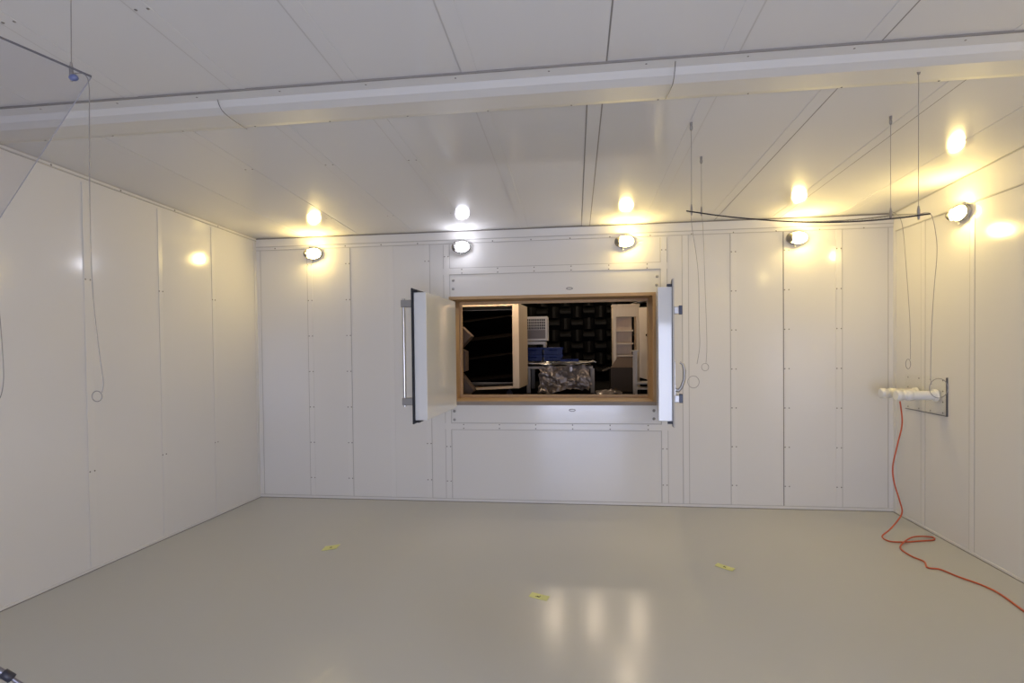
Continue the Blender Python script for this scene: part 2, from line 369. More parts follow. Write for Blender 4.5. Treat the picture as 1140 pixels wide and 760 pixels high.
SH = (OZ1-OZ0)
def shutter(hx, ang, name_label, lock, leaf=1.2):
    """hinge at (hx,YB); built in local coords: +u along the leaf from hinge, v = normal towards the camera-side inner face"""
    root = thing('hinged_shutter', (hx, YB-.012, OZ0), name_label, 'shutter')
    u = Vector((math.cos(ang), math.sin(ang), 0)); sgn = lock
    v = Vector((-u.y, u.x, 0))*sgn                        # towards the other shutter (inner face)
    P = lambda a, b, z: u*a + v*b + EZ*z
    bx = lambda mb, a0, a1, b0, b1, z0, z1, mi=0: mb.hexa([P(a0,b0,z0), P(a1,b0,z0), P(a1,b1,z0), P(a0,b1,z0), P(a0,b0,z1), P(a1,b0,z1), P(a1,b1,z1), P(a0,b1,z1)], mi)
    zp0, zp1 = (-.055, SH-.025) if lock > 0 else (-.075, SH+.005); zi0, zi1 = -.02, SH-.065
    bx(MB(), .02, leaf, -.012, .0, zp0, zp1).build('outer_plate', m_shut, root, bevel=.003)
    bx(MB(), .05, leaf-.018, .006, .130, zi0, zi1).build('inner_panel', m_shut, root, bevel=.006)
    g = MB()
    bx(g, .03, leaf-(.003 if lock > 0 else .03), .0, .006, zp0+.003, zp1-.003)
    bx(g, .06, leaf-.006, .006, .05, zi1+.003, zi1+.022); bx(g, leaf-.14, leaf-.006, .006, .05, zi0-.022, zi0-.003)
    g.build('rubber_seal', m_seal, root)
    c = MB(); bx(c, leaf, leaf+.004, -.0125, .002, zp0, zp1); c.build('edge_strip', m_seal if lock > 0 else m_joint, root)
    for z in (.16, SH-.2):
        h = MB(); h.tube([P(0, 0, z-.06), P(0, 0, z+.06)], .014, 12); bx(h, 0, .07, -.018, -.008, z-.05, z+.05); h.build('hinge', m_steeld, root)
    return root, P, bx
rootL, P, bx = shutter(OX0-.035, math.radians(-91.6), 'left white shutter of the wall opening, with long steel bar handle', 1, 1.2)
hb = MB(); za, zb_ = .16, SH-.17
hb.tube([P(1.155, -.105, za-.05), P(1.155, -.105, zb_+.05)], .016, 14)
hb.build('bar_handle', m_steel, rootL)
for z in (za, zb_):
    q = MB(); bx(q, 1.115, 1.185, -.125, -.012, z-.035, z+.035); q.build('handle_bracket', m_steeld, rootL, bevel=.006)
rootR, P, bx = shutter(OX1+.142, math.radians(-98.2), 'right white shutter of the wall opening, seen edge-on, with curved handle', -1, 1.2)
for z in (.19, SH-.28):
    q = MB(); bx(q, 1.12, 1.19, -.055, -.012, z-.035, z+.03); k = q.build('latch_bracket', m_steeld, rootR, bevel=.004)
    q = MB(); bx(q, 1.115, 1.192, -.085, -.053, z-.04, z+.04); q.build('latch_end', m_bluecap, k, bevel=.004)
hz = .27
pts = [P(1.14, -.012, hz), P(1.14, -.05, hz-.01), P(1.14, -.075, hz+.02), P(1.14, -.098, hz+.09), P(1.14, -.102, hz+.17), P(1.14, -.09, hz+.23), P(1.14, -.062, hz+.25)]
q = MB().tube(pts, [.02, .018, .015, .014, .014, .013, .010], 12); q.build('curved_handle', m_steeld, rootR)
q = MB(); bx(q, 1.10, 1.18, -.022, -.012, hz-.05, hz+.05); bx(q, 1.12, 1.16, -.02, -.012, hz+.05, hz+.26); q.build('handle_plate', m_steeld, rootR)

# ------------------------------------------------------------------ lamps
def make_lamp(glass):
    r = thing('bulkhead_lamp', (0,0,0), 'x', 'lamp', 'oval lamps along the walls')
    n = Vector((0,-1,0))
    b = MB(); b.tube([(0,0,0), (0,-.012,0), (0,-.04,0)], 1, 32)
    k = len(b.v)
    for v in b.v:                                       # squash the round base to the lamp's oval
        rad = math.hypot(v.x, v.z); sc_ = (.108 if v.y > -.02 else .100)
        v.x *= sc_; v.z *= sc_*.62
    base = b.build('base', m_lampbase, r)
    MB().dome((.022,-.038,0), (.078,0,0), (0,0,.058), (0,-.062,0), 0, 28, 8).build('glass', glass, r)
    g = MB(); g.ring((0,-.042,0), (.103,0,0), (0,0,.064), .0045, 32); g.ring((-.06,-.062,0), (0,-.02,0), (0,0,.05), .004, 20)
    g.dome((-.078,-.036,0), (.034,0,0), (0,0,.050), (0,-.062,0), 0, 16, 5)
    for z in (-.022, .022): g.tube([(-.095,-.044,z), (-.07,-.08,z), (-.04,-.095,z*.9)], .0035, 6)
    g.build('guard', m_guard, r)
    MB().tube([(-.02,-.02,-.060), (-.02,-.02,-.09)], .012, 10).build('cable_gland', m_lampbase, r); MB().tube([(.03,-.02,.058), (.03,-.02,.085)], .010, 10).build('cable_gland', m_lampbase, r)
    return r
lw = make_lamp(m_lampw); lc = make_lamp(m_lampc); ld = make_lamp(m_lampd)
L1 = 'lit warm oval bulkhead lamp '
spots = [(lw, on_back(350, 283), 0, L1 + 'at the left end of the back wall'),
         (lc, on_back(514, 275.5), 0, 'cool white oval bulkhead lamp, the only bluish one'),
         (lw, on_back(695, 269.5), 0, L1 + 'above the right half of the opening'),
         (lw, on_back(886, 265.5), 0, L1 + 'on the back wall, just right of the hanging sheet\'s middle'),
         (lw, on_right(1073, 237), -PI/2, L1 + 'on the right wall, high over the white pipes')]
spots[3] = (lw, spots[3][1], 0, L1 + 'on the back wall below the curved hanging sheet')
zl = spots[4][1].z
for y in (2.75, .35, -1.9):
    spots.append((ld, Vector((xr(y), y, zl+.02)), -PI/2, L1 + 'on the right wall nearer the camera, outside the picture'))
first = set()
for proto, loc, rz, lab in spots:
    o = proto if proto.name not in first else copy_tree(proto)
    if o is proto: first.add(proto.name)
    o.location = loc; o.rotation_euler = (0, 0, rz); o['label'] = lab

# ------------------------------------------------------------------ hanging acrylic sheets and their wires
def sheet(name, f, nu, nv, th, label, cat, edge):
    root = None
    vs = []; fs = []
    for k in range(2):
        for i in range(nu+1):
            for j in range(nv+1):
                p = f(i/nu, j/nv); p = p + Vector((0,0,-th*k)); vs.append(p)
    I = lambda k, i, j: k*(nu+1)*(nv+1) + i*(nv+1)+j
    m = MB(); faces = []
    for i in range(nu):
        for j in range(nv):
            faces.append((I(0,i,j), I(0,i+1,j), I(0,i+1,j+1), I(0,i,j+1))); faces.append((I(1,i,j), I(1,i,j+1), I(1,i+1,j+1), I(1,i+1,j)))
    m.add(vs, faces, 0, True)
    ef = []
    ef2 = [(I(0,0,j), I(0,0,j+1), I(1,0,j+1), I(1,0,j)) for j in range(nv)]
    for i in range(nu): ef.append((I(0,i,0), I(1,i,0), I(1,i+1,0), I(0,i+1,0))); ef.append((I(0,i,nv), I(0,i+1,nv), I(1,i+1,nv), I(1,i,nv)))
    for j in range(nv): ef.append((I(0,nu,j), I(1,nu,j), I(1,nu,j+1), I(0,nu,j+1)))
    e = MB(); e.add(vs, ef, 0); e.add(vs, ef2, 1)
    root = thing(name, f(.5, .5), label, cat)
    m.build('clear_sheet', m_acryl, root, root.location)
    e.build('edge', [edge, m_acside if edge == m_acedge else edge], root, root.location)
    return root
# left sheet: its far right corner shows at the top left of the photograph
C = at(102, 84, 1.9); A = at(0, 40, 1.68); B = at(0, 241, 2.15)
dA, dB = (A-C), (B-C)
def fL(u, v):
    p = C + dA*(1.05*u) + dB*(1.08*v); return p + Vector((0,0,-.05*math.sin(PI*v)*u))
sheet('acrylic_diffuser_sheet', fL, 8, 8, .009, 'clear hanging plastic sheet at the upper left, by the left wall', 'sheet', m_acedge)
# right sheet, seen along its edge
ctl = [(764, 234), (800, 239.2), (850, 244), (900, 246.6), (950, 245.8), (1000, 241.8), (1036, 237)]
def fR(u, v):
    px = 764 + 272*u; t = u*6; i = min(5, int(t)); fr_ = t-i
    # catmull-rom through the controls by px
    for i in range(6):
        if ctl[i+1][0] >= px or i == 5: break
    a, b_ = ctl[max(0, i-1)], ctl[i]; c, d = ctl[i+1], ctl[min(6, i+2)]
    s = (px-b_[0])/(c[0]-b_[0]); m1 = (c[1]-a[1])/(c[0]-a[0])*(c[0]-b_[0]); m2 = (d[1]-b_[1])/(d[0]-b_[0])*(c[0]-b_[0])
    py = (2*s**3-3*s*s+1)*b_[1] + (s**3-2*s*s+s)*m1 + (-2*s**3+3*s*s)*c[1] + (s**3-s*s)*m2
    p = at(px, py, 3.62 - .56*u)
    return p + GR*v
rm = ray(900, 241); GR = Vector((.24, .76, .76*rm.z/rm.y))
def ppx(p): d = p-CAM; return 570 + F*d.dot(RT)/d.dot(FW)
def findu(px, v):
    lo, hi = 0.0, 1.0
    for _ in range(30):
        mid = (lo+hi)/2
        if ppx(fR(mid, v)) < px: lo = mid
        else: hi = mid
    return lo
sheet('acrylic_diffuser_sheet', fR, 24, 4, .008, 'curved clear hanging sheet seen along its black edge, upper right', 'sheet', m_acedged)

def smooth(pts, n=8):
    pts = [Vector(p) for p in pts]; out = []
    for i in range(len(pts)-1):
        a, b_, c, d = pts[max(0, i-1)], pts[i], pts[i+1], pts[min(len(pts)-1, i+2)]
        for k in range(n):
            t = k/n; out.append(.5*((2*b_) + (c-a)*t + (2*a-5*b_+4*c-d)*t*t + (3*b_-a-3*c+d)*t**3))
    out.append(pts[-1]); return out
def wire(ceil_pt, clamp_pt, tail, ring_c, ring_r, label, rad=.0017, clampr=.008, flat=None, drop=.0):
    r = thing('suspension_wire', ceil_pt, label, 'wire', 'wires hanging from the ceiling')
    o = r.location.copy()
    pts = [ceil_pt, clamp_pt]
    MB().tube(pts, rad, 6).build('wire', m_wire, r, o)
    k = MB(); k.tube([ceil_pt, ceil_pt-EZ*.02], .009, 10); k.ring(ceil_pt-EZ*.036, (.007,0,0), (0,0,.018), .003, 12); k.build('ceiling_hook', m_wire, r, o)
    q = MB(); q.tube([clamp_pt-EZ*.03, clamp_pt-EZ*.01, clamp_pt+EZ*.02, clamp_pt+EZ*.045], [clampr*.5, clampr, clampr, clampr*.5], 8); q.build('clamp', m_wire, r, o)
    if tail:
        pts = smooth([clamp_pt]+tail, 6); MB().tube(pts, rad, 6).build('loose_end', m_wire, r, o)
        if ring_c is not None:
            MB().ring(ring_c, RT*ring_r*(flat or .95), Vector((0,0,ring_r)), rad*1.15, 24).build('end_loop', m_wire, r, o)
    return r
y0 = 3.75
def tailpts(lst, y): return [at(px, py, y) for px, py in lst]
def rr(px_r, y): return px_r*y/F
def hook(px, py, y):                     # a hook in the ceiling straight above the clamp
    p = on_ceil(px, py); return p
c1 = fR(findu(770, .1), .1); c2 = fR(findu(781, .9), .9); c3 = fR(findu(991.5, .92), .92); c4 = fR(findu(1022.5, .1), .1)
W = [((772, 160), c1, [(770, 250), (777, 300), (778.5, 360), (779, 385), (776, 405)], (772, 425), 6.5, 'hanging wire with larger end loop, left end of the curved sheet'),
     ((778, 196), c2, [(783, 260), (785, 320), (787, 380), (786, 404)], (785, 408.5), 4, 'hanging wire with small end loop, left end of the curved sheet'),
     ((984, 165), c3, [(994, 236), (1004, 248), (1009, 300), (1013, 360), (1013.5, 400)], (1011, 405), 5, 'hanging wire ending in a narrow hook near the right corner'),
     ((1017, 114), c4, [(1036, 238), (1042, 262), (1043, 285), (1040, 320), (1037, 370), (1036, 418), (1037, 428)], (1045, 432), 10, 'hanging wire whose end coils over the pipe plate')]
for cp, cl, tl, rc, rr_, lab in W:
    y = cl.y
    cpt = on_ceil(*cp)
    wire(Vector((cl.x, cl.y, zc(cl.x, cl.y)-.001)), cl, tailpts(tl, y), at(*rc, y), rr(rr_, y), lab, flat=.5 if rr_ == 5 else None)
# left sheet wires
cl = fL(.19, .03); yy = fL(0, 0).y
wl = wire(Vector((cl.x+.01, cl.y, zc(cl.x, cl.y)-.004)), cl, [fL(.02, .02)] + tailpts([(99.5, 140), (100, 220), (103, 320), (111, 395), (115, 425), (113.5, 437)], yy), at(108, 441, yy), rr(6.5, yy), 'long hanging wire with end loop, from the corner of the upper left sheet', rad=.0017, clampr=.007)
MB().dome(at(82, 86.5, cl.y-.02), RT*.018, UP*.013, -FW*.012, 0, 16, 6, True).build('clip_disc', m_clip, wl, wl.location)
pl = [at(-3, 330, 2.4), at(0.5, 360, 2.4), at(3, 395, 2.4), at(4, 420, 2.4), at(2, 437, 2.4), at(-2, 446, 2.4), at(-8, 452, 2.4)]
pl[0].z = pl[0].z
top = Vector((pl[0].x, 2.4, zc(pl[0].x, 2.4)+.002))
r = thing('suspension_wire', top, 'loose wire at the very left edge of the picture', 'wire', 'wires hanging from the ceiling')
MB().tube([top, top-EZ*.02], .009, 10).build('ceiling_hook', m_wire, r, top); MB().tube([top, pl[0]], .0022, 6).build('wire', m_wire, r, top); MB().tube(smooth(pl), .0022, 6).build('loose_end', m_wire, r, top)

# short curved wires across the beam cover
for (pa, pb, pc, lab) in (((242, 111), (250, 126), (275, 144), 'short dark wire crossing the beam cover on the left'),
                          ((752, 68), (749, 93), (741, 110), 'short thin wire crossing the beam cover on the right')):
    pts = []
    for i, p in enumerate((pa, pb, pc)):
        q = on_ceil(*p); d = (.016, .10, .018)[i]
        pts.append(q - ray(*p).normalized()*(d/abs(ray(*p).normalized().z)))
    o = MB().tube(smooth(pts, 8), .0024, 6).build('beam_wire', m_guard, None, pts[0]); tag(o, lab, 'wire')

# ------------------------------------------------------------------ pipes on the right wall
pa, pb, pc, pd = on_right(1009, 417.5), on_right(1055.5, 419), on_right(1055.5, 465), on_right(1009, 453.5)
plate = thing('pipe_wall_plate', on_right(1033, 440), 'clear square wall plate that carries two white pipes', 'plate')
o = plate.location.copy(); nR = Vector((-1, .028, 0)).normalized()
ys, zs = (pd.y, pb.y), ((pc.z+pd.z)/2, (pa.z+pb.z)/2)
Q = [Vector((xr(y), y, z)) for y, z in ((ys[0], zs[0]), (ys[1], zs[0]), (ys[1], zs[1]), (ys[0], zs[1]))]
MB().slab([v+nR*.004 for v in Q], nR*.008, 0).build('clear_plate', m_acrylw, plate, o)
e = MB(); cyc = Q+[Q[0]]
for i in (0, 1):
    a, b_ = cyc[i], cyc[i+1]; e.slab([a, b_, b_+nR*.0125, a+nR*.0125], (EZ*.006 if abs(a.z-b_.z) < .01 else Vector((0,.010,0))), 0)
e.build('edge', m_acedge, plate, o)
for i in range(4):
    for j in range(4):
        if 0 < i < 3 and 0 < j < 3: continue
        y = ys[0]+(ys[1]-ys[0])*(.08+.28*i); z = zs[0]+(zs[1]-zs[0])*(.08+.28*j)
        MB().dome((xr(y)-.012, y, z), (0,.008,0), (0,0,.008), (-.005,0,0), 0, 8, 2).build('screw_head', m_screw, plate, o)
def pipe(base_px, tip_px, rad, label):
    b0 = on_right(*base_px); b0 = b0 + nR*.012
    d = ray(*tip_px); 
    # the pipe leaves the wall square to it: its tip is where that line passes closest to the sight line
    t0 = nR; w0 = CAM-b0; a_, b_, c_ = d.dot(d), d.dot(t0), 1; dd, ee = d.dot(w0), t0.dot(w0)
    L = (a_*ee - b_*dd)/(a_*c_-b_*b_)
    root = thing('white_pipe', b0, label, 'pipe', 'white pipes on the wall plate'); o = b0.copy(); P = lambda t: b0 + nR*t
    MB().tube([P(0), P(.004), P(L*.72)], rad, 24).build('pipe', m_pvc, root, o)
    f_ = MB().tube([P(0), P(.02), P(.021)], [rad*1.35, rad*1.35, rad], 24).build('wall_flange', m_pvc, root, o)
    c = MB().tube([P(L*.60), P(L*.605), P(L*.76), P(L*.765)], [rad, rad*1.16, rad*1.16, rad], 24); c.build('collar', m_pvc, root, o)
    c = MB().tube([P(L*.76), P(L*.80), P(L*.86), P(L*.87), P(L*.985), P(L)], [rad*.95, rad*.9, rad*.9, rad*1.12, rad*1.12, rad*1.0], 24); c.build('end_socket', m_pvc, root, o)
    return b0 + nR*L, L, root
tip1, Lp1, r1 = pipe((1043.5, 440), (997, 439.5), .044, 'nearer of two white pipes on the right wall, orange cable below it')
tip2, Lp2, r2 = pipe((1021.5, 437.5), (980, 436), .044, 'farther of two white pipes on the right wall, reaching further left')
# orange cable
q7 = lambda x, y: (940+x/2.535, 400+y/2.535)
hang = [(157,118),(163,180),(150,240),(137,300),(140,345),(155,395),(163,430),(150,455),(128,480)]
flo = [(107,499),(125,512),(165,515),(215,512),(252,509),(248,501),(210,499),(185,504),(163,520),(160,535),(190,555),(225,570),(235,587),(270,592),(320,612),(390,637),(440,662),(507,710),(600,775)]
cr = .0068
pts = []; yA = tip1.y; end = on_floor(*q7(*flo[0]), cr)
for i, p in enumerate(hang):
    t = i/len(hang); y = yA + (end.y-yA)*t; pts.append(at(*q7(*p), y))
for p in pts: p.z = max(p.z, cr)
pts[0] = tip1 - nR*(Lp1*.30) + EZ*-.05 if False else pts[0]
for i, p in enumerate(flo):
    w = on_floor(*q7(*p), cr)
    if 6 <= i <= 8: w = on_floor(*q7(*p), cr*3)
    pts.append(w)
cab = MB().tube(smooth(pts, 7), cr, 8).build('orange_cable', m_orange, None, (end.x, end.y, 0))
tag(cab, 'orange cable hanging from the white pipe and trailing over the floor', 'cable')

# ------------------------------------------------------------------ paper notes on the floor
def note(corners, mark, label):
    q = [on_floor(*c) for c in corners]
    c = (q[0]+q[1]+q[2]+q[3])/4
    root = thing('paper_note', (c.x, c.y, 0), label, 'note', 'yellow notes on the floor'); o = root.location.copy()
    m = MB(); ex = (q[1]-q[0]); ey = (q[3]-q[0]); N = 6; vs = []
    for k in range(2):
        for i in range(N+1):
            for j in range(N+1):
                u, v = i/N, j/N; p = q[0]+ex*u+ey*v; p.z = .003 + .003*(abs(u-.5)*2)**3*(1 if v < .6 else .4) - .0015*k; vs.append(p)
    I = lambda k, i, j: k*(N+1)**2+i*(N+1)+j; fs = []
    for i in range(N):
        for j in range(N): fs += [(I(0,i,j), I(0,i+1,j), I(0,i+1,j+1), I(0,i,j+1)), (I(1,i,j), I(1,i,j+1), I(1,i+1,j+1), I(1,i+1,j))]
        for j in (0, N): fs.append((I(0,i,j), I(1,i,j), I(1,i+1,j), I(0,i+1,j))); fs.append((I(0,j,i), I(0,j,i+1), I(1,j,i+1), I(1,j,i)))
    m.add(vs, fs); m.build('sheet', m_note, root, o)
    k = MB()
    for stroke in mark:
        k.tube([q[0]+ex*u+ey*v+EZ*.004 for u, v in stroke], .002, 6)
    k.build('ink_mark', m_ink, root, o)
note([(357.5,613.4), (374.5,610.8), (379,606.3), (362.5,608.3)], [[(.42,.45),(.56,.55)], [(.56,.4),(.44,.6)]], 'yellow note on the floor, farthest left and faintest of three')
note([(588.5,664.3), (608.5,669.3), (612.5,663.5), (592.5,659.3)], [[(.40,.48),(.50,.40),(.55,.52),(.52,.66)], [(.32,.34),(.54,.36)]], 'yellow note on the floor nearest the camera, with dark ink mark')
note([(795.5,629.8), (815.3,636.2), (816.8,631.5), (799,626.8)], [[(.42,.42),(.56,.50)], [(.45,.62),(.55,.40)]], 'yellow note on the floor, farthest right, towards the orange cable')

# ------------------------------------------------------------------ stand leg at the lower left corner
kn = at(8.5, 752, 2.0)
root = thing('tripod_stand', (kn.x-.42, kn.y-.16, 0), 'black and grey tripod stand, only a leg joint showing at lower left', 'stand'); o = root.location.copy()
hub = Vector((o.x, o.y, kn.z+.42)); 
MB().tube([(o.x, o.y, .30), (o.x, o.y, 1.15)], .014, 12).build('pole', m_tube, root, o)
MB().tube([hub-EZ*.05, hub-EZ*.045, hub+EZ*.045, hub+EZ*.05], [.02, .03, .03, .02], 14).build('hub', m_tripod, root, o)
for a in range(3):
    d = Vector((kn.x-o.x, kn.y-o.y, 0)).normalized(); d = Matrix.Rotation(2*PI*a/3, 3, 'Z') @ d
    kk = Vector((o.x, o.y, 0)) + d*(Vector((kn.x-o.x, kn.y-o.y, 0)).length) + EZ*kn.z
    dirv = (kk-hub).normalized(); foot = hub + dirv*((hub.z-.012)/-dirv.z)
    lg = MB().tube([hub, kk], .013, 10).tube([kk, foot], .008, 10).build('leg', m_tube, root, o)
    MB().tube([kk-dirv*.025, kk-dirv*.022, kk+dirv*.022, kk+dirv*.025], [.014, .019, .019, .012], 12).build('leg_clamp', m_tripod, lg)
    bpy.data.objects[lg.name].children[0].location = (0,0,0)
    # the clamp's mesh is in world coordinates: bring it into the stand's frame
    me = lg.children[0].data
    for v in me.vertices: v.co -= o
    MB().tube([foot-dirv*.02, foot-dirv*.0], .013, 10).build('rubber_foot', m_tripod, lg, o)
    MB().tube([kk, Vector((o.x, o.y, .33))], .005, 8).build('brace', m_tube, root, o)

# ------------------------------------------------------------------ the next room, seen through the opening
Z2, ZT2, YF = 1.10, 4.0, 11.2
RX0, RX1 = -3.4, 3.2; YN = YB+D2
struct(MB().box((RX0-.1, YB+T, Z2-.1), (RX1+.1, YF+.1, Z2)).build('floor_far_room', m_darkwall))
struct(MB().box((RX0-.1, YB+T, ZT2), (RX1+.1, YF+.1, ZT2+.1)).build('ceiling_far_room', m_darkwall))
m = MB()
for a, b_, c, d in ((RX0, OX0, Z2, ZT2), (OX1, RX1, Z2, ZT2), (OX0, OX1, Z2, OZ0-.005), (OX0, OX1, OZ1+.005, ZT2)): m.box((a, YN-.1, c), (b_, YN, d))
struct(m.build('wall_far_room_front', m_darkwall))
struct(MB().box((RX0-.1, YB+T, Z2), (RX0, YF+.1, ZT2)).build('wall_far_room_left', m_darkwall))
struct(MB().box((RX1, YB+T, Z2), (RX1+.1, YF+.1, ZT2)).build('wall_far_room_right', m_darkwall))
struct(MB().box((RX0, YF, Z2), (RX1, YF+.1, ZT2)).build('wall_far_room_back', m_darkwall))
# foam wedges, laid basket-weave, on the far wall
TS = .235
def wedge_mesh(vert):
    m = MB(); h = TS/2-.004; t = .024; d = .42
    v = [(-h,0,-h),(h,0,-h),(h,0,h),(-h,0,h), (-h,-.08,-h),(h,-.08,-h),(h,-.08,h),(-h,-.08,h), (-h,-d,-t),(h,-d,-t),(h,-d,t),(-h,-d,t)]
    if vert: v = [(z, y, x) for x, y, z in v]
    m.add(v, [(0,1,2,3),(0,4,5,1),(1,5,6,2),(2,6,7,3),(3,7,4,0),(4,8,9,5),(5,9,10,6),(6,10,11,7),(7,11,8,4),(8,11,10,9)])
    return m
wh = wedge_mesh(False).build('foam_wedge', m_foam); wv = wedge_mesh(True).build('foam_wedge', m_foam)
GH, GV = 'level foam wedges on the far wall', 'upright foam wedges on the far wall'
tag(wh, 'black foam wedge with level ridge, on the far wall beyond the opening', 'foam wedge', GH)
tag(wv, 'black foam wedge with upright ridge, on the far wall beyond the opening', 'foam wedge', GV)
c00 = at(642.5, 360, YF-.42)
usedw = set()
for i in range(-5, 7):
    for j in range(-6, 3):
        x = c00.x + i*TS; z = c00.z + j*TS
        if z < Z2+TS*.5: continue
        proto = wh if (i+j) % 2 == 0 else wv
        o = proto if proto.name not in usedw else proto.copy()
        if o is proto: usedw.add(proto.name)
        else: COL.objects.link(o)
        o.location = (x, YF+.003, z)
# big wedge-lined door in a plywood casing
A0, A1 = at(512, 385, 7.46), at(570.5, 385, 7.40)
zt0, zb0 = at(545, 338.5, 7.45).z, at(545, 432, 7.45).z
root = thing('wedge_lined_door', (A1.x, A1.y, zb0), 'large open door lined with black foam wedges in a plywood casing', 'door'); o = root.location.copy()
uu = Vector((A1.x-A0.x, A1.y-A0.y, 0)); WL = uu.length; uu.normalize(); WL += .35; uu_n = Vector((uu.y, -uu.x, 0))   # uu_n faces the camera
org = Vector((A1.x, A1.y, 0))
PD = lambda a, b_, z: org + uu*a - uu_n*b_ + EZ*z          # a from the right-hand inner corner, b away from the camera
bxd = lambda mb, a0, a1, b0, b1, z0, z1, mi=0: mb.hexa([PD(a0,b0,z0), PD(a1,b0,z0), PD(a1,b1,z0), PD(a0,b1,z0), PD(a0,b0,z1), PD(a1,b0,z1), PD(a1,b1,z1), PD(a0,b1,z1)], mi)
DT = .72
bxd(MB(), 0, .095, 0, DT, zb0, zt0).build('side_board', m_ply, root, o, .006)
bxd(MB(), -WL, 0, 0, DT, zt0-.03, zt0).build('top_board', m_ply, root, o)
m = MB(); m.hexa([PD(-WL,0,zb0-.05), PD(0,0,zb0), PD(0,DT,zb0), PD(-WL,DT,zb0-.05), PD(-WL,0,zb0-.02), PD(0,0,zb0+.03), PD(0,DT,zb0+.03), PD(-WL,DT,zb0-.02)]); m.build('bottom_board', m_ply, root, o)
bxd(MB(), -WL, 0, DT-.03, DT, zb0-.02, zt0).build('back_board', m_ply, root, o)
hgt = (zt0-zb0-.08)/4
for k in range(4):
    m = MB(); z0 = zb0+.04+k*hgt; zm = z0+hgt*(.42, .6, .5, .55)[k]; a0, a1 = -WL, -.004; tw = .10+.03*(k % 2)
    v = [PD(a0,DT-.03,z0), PD(a1,DT-.03,z0), PD(a1,DT-.03,z0+hgt), PD(a0,DT-.03,z0+hgt), PD(a0,.02,zm-.006-tw), PD(a1,.06,zm-.003), PD(a1,.06,zm+.003), PD(a0,.02,zm+.002-tw)]
    m.hexa(v); m.build('foam_wedge', m_foamb, root, o)
for a in (-WL*.75, -.12):
    MB().tube([PD(a, DT*.5-.02, Z2+.045), PD(a, DT*.5+.02, Z2+.045)], .045, 16).tube([PD(a, DT*.5, Z2+.045), PD(a, DT*.5, zb0-.03)], .014, 8).build('caster', m_tripod, root, o)
# foam wedge tips that stick out of the left reveal of the next room
yw = 6.95
for k, (py0, py1, pyt, tip, lab) in enumerate(((363, 387, 374, 524, 'brown foam wedge tip at the left edge of the opening, halfway up'),
                                               (388, 415, 402, 518, 'slim brown foam block at the left edge of the opening, lower half'),
                                               (416, 445, 435, 527, 'brown foam wedge tip low at the left edge of the opening'))):
    p0, p1, pt = at(513, py0, yw), at(513, py1, yw), at(tip, pyt, yw)
    if k == 2: p1.z = Z2
    base = Vector((-.45, 0, 0)); m = MB(); d = Vector((0, .22, 0)); tz = EZ*(.13 if k == 1 else .008)
    m.hexa([p0+base, p0+base+d, p1+base+d, p1+base, p0, p0+d, p1+d, p1])
    m.hexa([p0, p0+d, p1+d, p1, pt+tz, pt+tz+d, pt-tz+d, pt-tz])
    tag(m.build('foam_wedge_block', m_foamt, None, p1+base), lab, 'foam wedge')

# table draped with foil
tz = at(620, 407, 8.25).z
tl, tr = at(586, 407, 8.25).x, at(660, 407, 8.25).x
tb = thing('work_table', ((tl+tr)/2, 8.6, Z2), 'pale wooden table under crumpled silver foil, blue crates on top', 'table'); o = tb.location.copy()
MB().box((tl-.25, 8.25, tz-.045), (tr, 9.25, tz-.01)).build('table_top', m_tbl, tb, o)
for x in (tl+.0, tr-.035):
    for y in (8.27, 9.16): MB().box((x, y, Z2), (x+.06, y+.06, tz-.045)).build('leg', m_tbl, tb, o)
def foil(name, f, nu, nv, amp, mt, label, cat, seed):
    rnd = random.Random(seed); m = MB(); g = {}
    from mathutils import noise as NZ
    vs = []
    for i in range(nu+1):
        for j in range(nv+1):
            p = f(i/nu, j/nv); q = p*7 + Vector((seed, seed*2, 0))
            n = NZ.noise_vector(q)*amp + NZ.noise_vector(p*19)*(amp*.55); vs.append(p+n)
    m.add(vs, [(i*(nv+1)+j, (i+1)*(nv+1)+j, (i+1)*(nv+1)+j+1, i*(nv+1)+j+1) for i in range(nu) for j in range(nv)], 0, False)
    ob = m.build(name, mt, None, f(.5, .5)); sd = ob.modifiers.new('thick', 'SOLIDIFY'); sd.thickness = .003
    return tag(ob, label, cat)
fx0, fx1 = at(600, 410, 8.2).x, at(656, 410, 8.2).x
def drape(u, v):
    x = fx0 + (fx1-fx0)*u + .05*(v-.5)*(u-.5)
    return Vector((x, 8.19 - .07*v + .03*math.sin(9*u), tz+.0 - v*.42*(.93+.1*math.sin(5*u+1))))
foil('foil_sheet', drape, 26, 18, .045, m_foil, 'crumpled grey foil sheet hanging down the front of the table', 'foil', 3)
def topf(u, v): return Vector((tl-.05 + (tr-tl+.10)*u, 8.22 + .9*v, tz + .035 + .05*max(0, u-.6)*(1-v)))
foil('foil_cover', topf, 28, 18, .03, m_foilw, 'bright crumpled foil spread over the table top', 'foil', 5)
yfl = 8.0
def floorf(u, v): return Vector((at(664, 435, yfl).x + .36*u, yfl-.28 + .55*v, Z2+.035+.035*math.sin(PI*u)*math.sin(PI*v)))
foil('foil_heap', floorf, 18, 14, .025, m_foil, 'heap of crumpled foil on the far room floor right of the table', 'foil', 9)
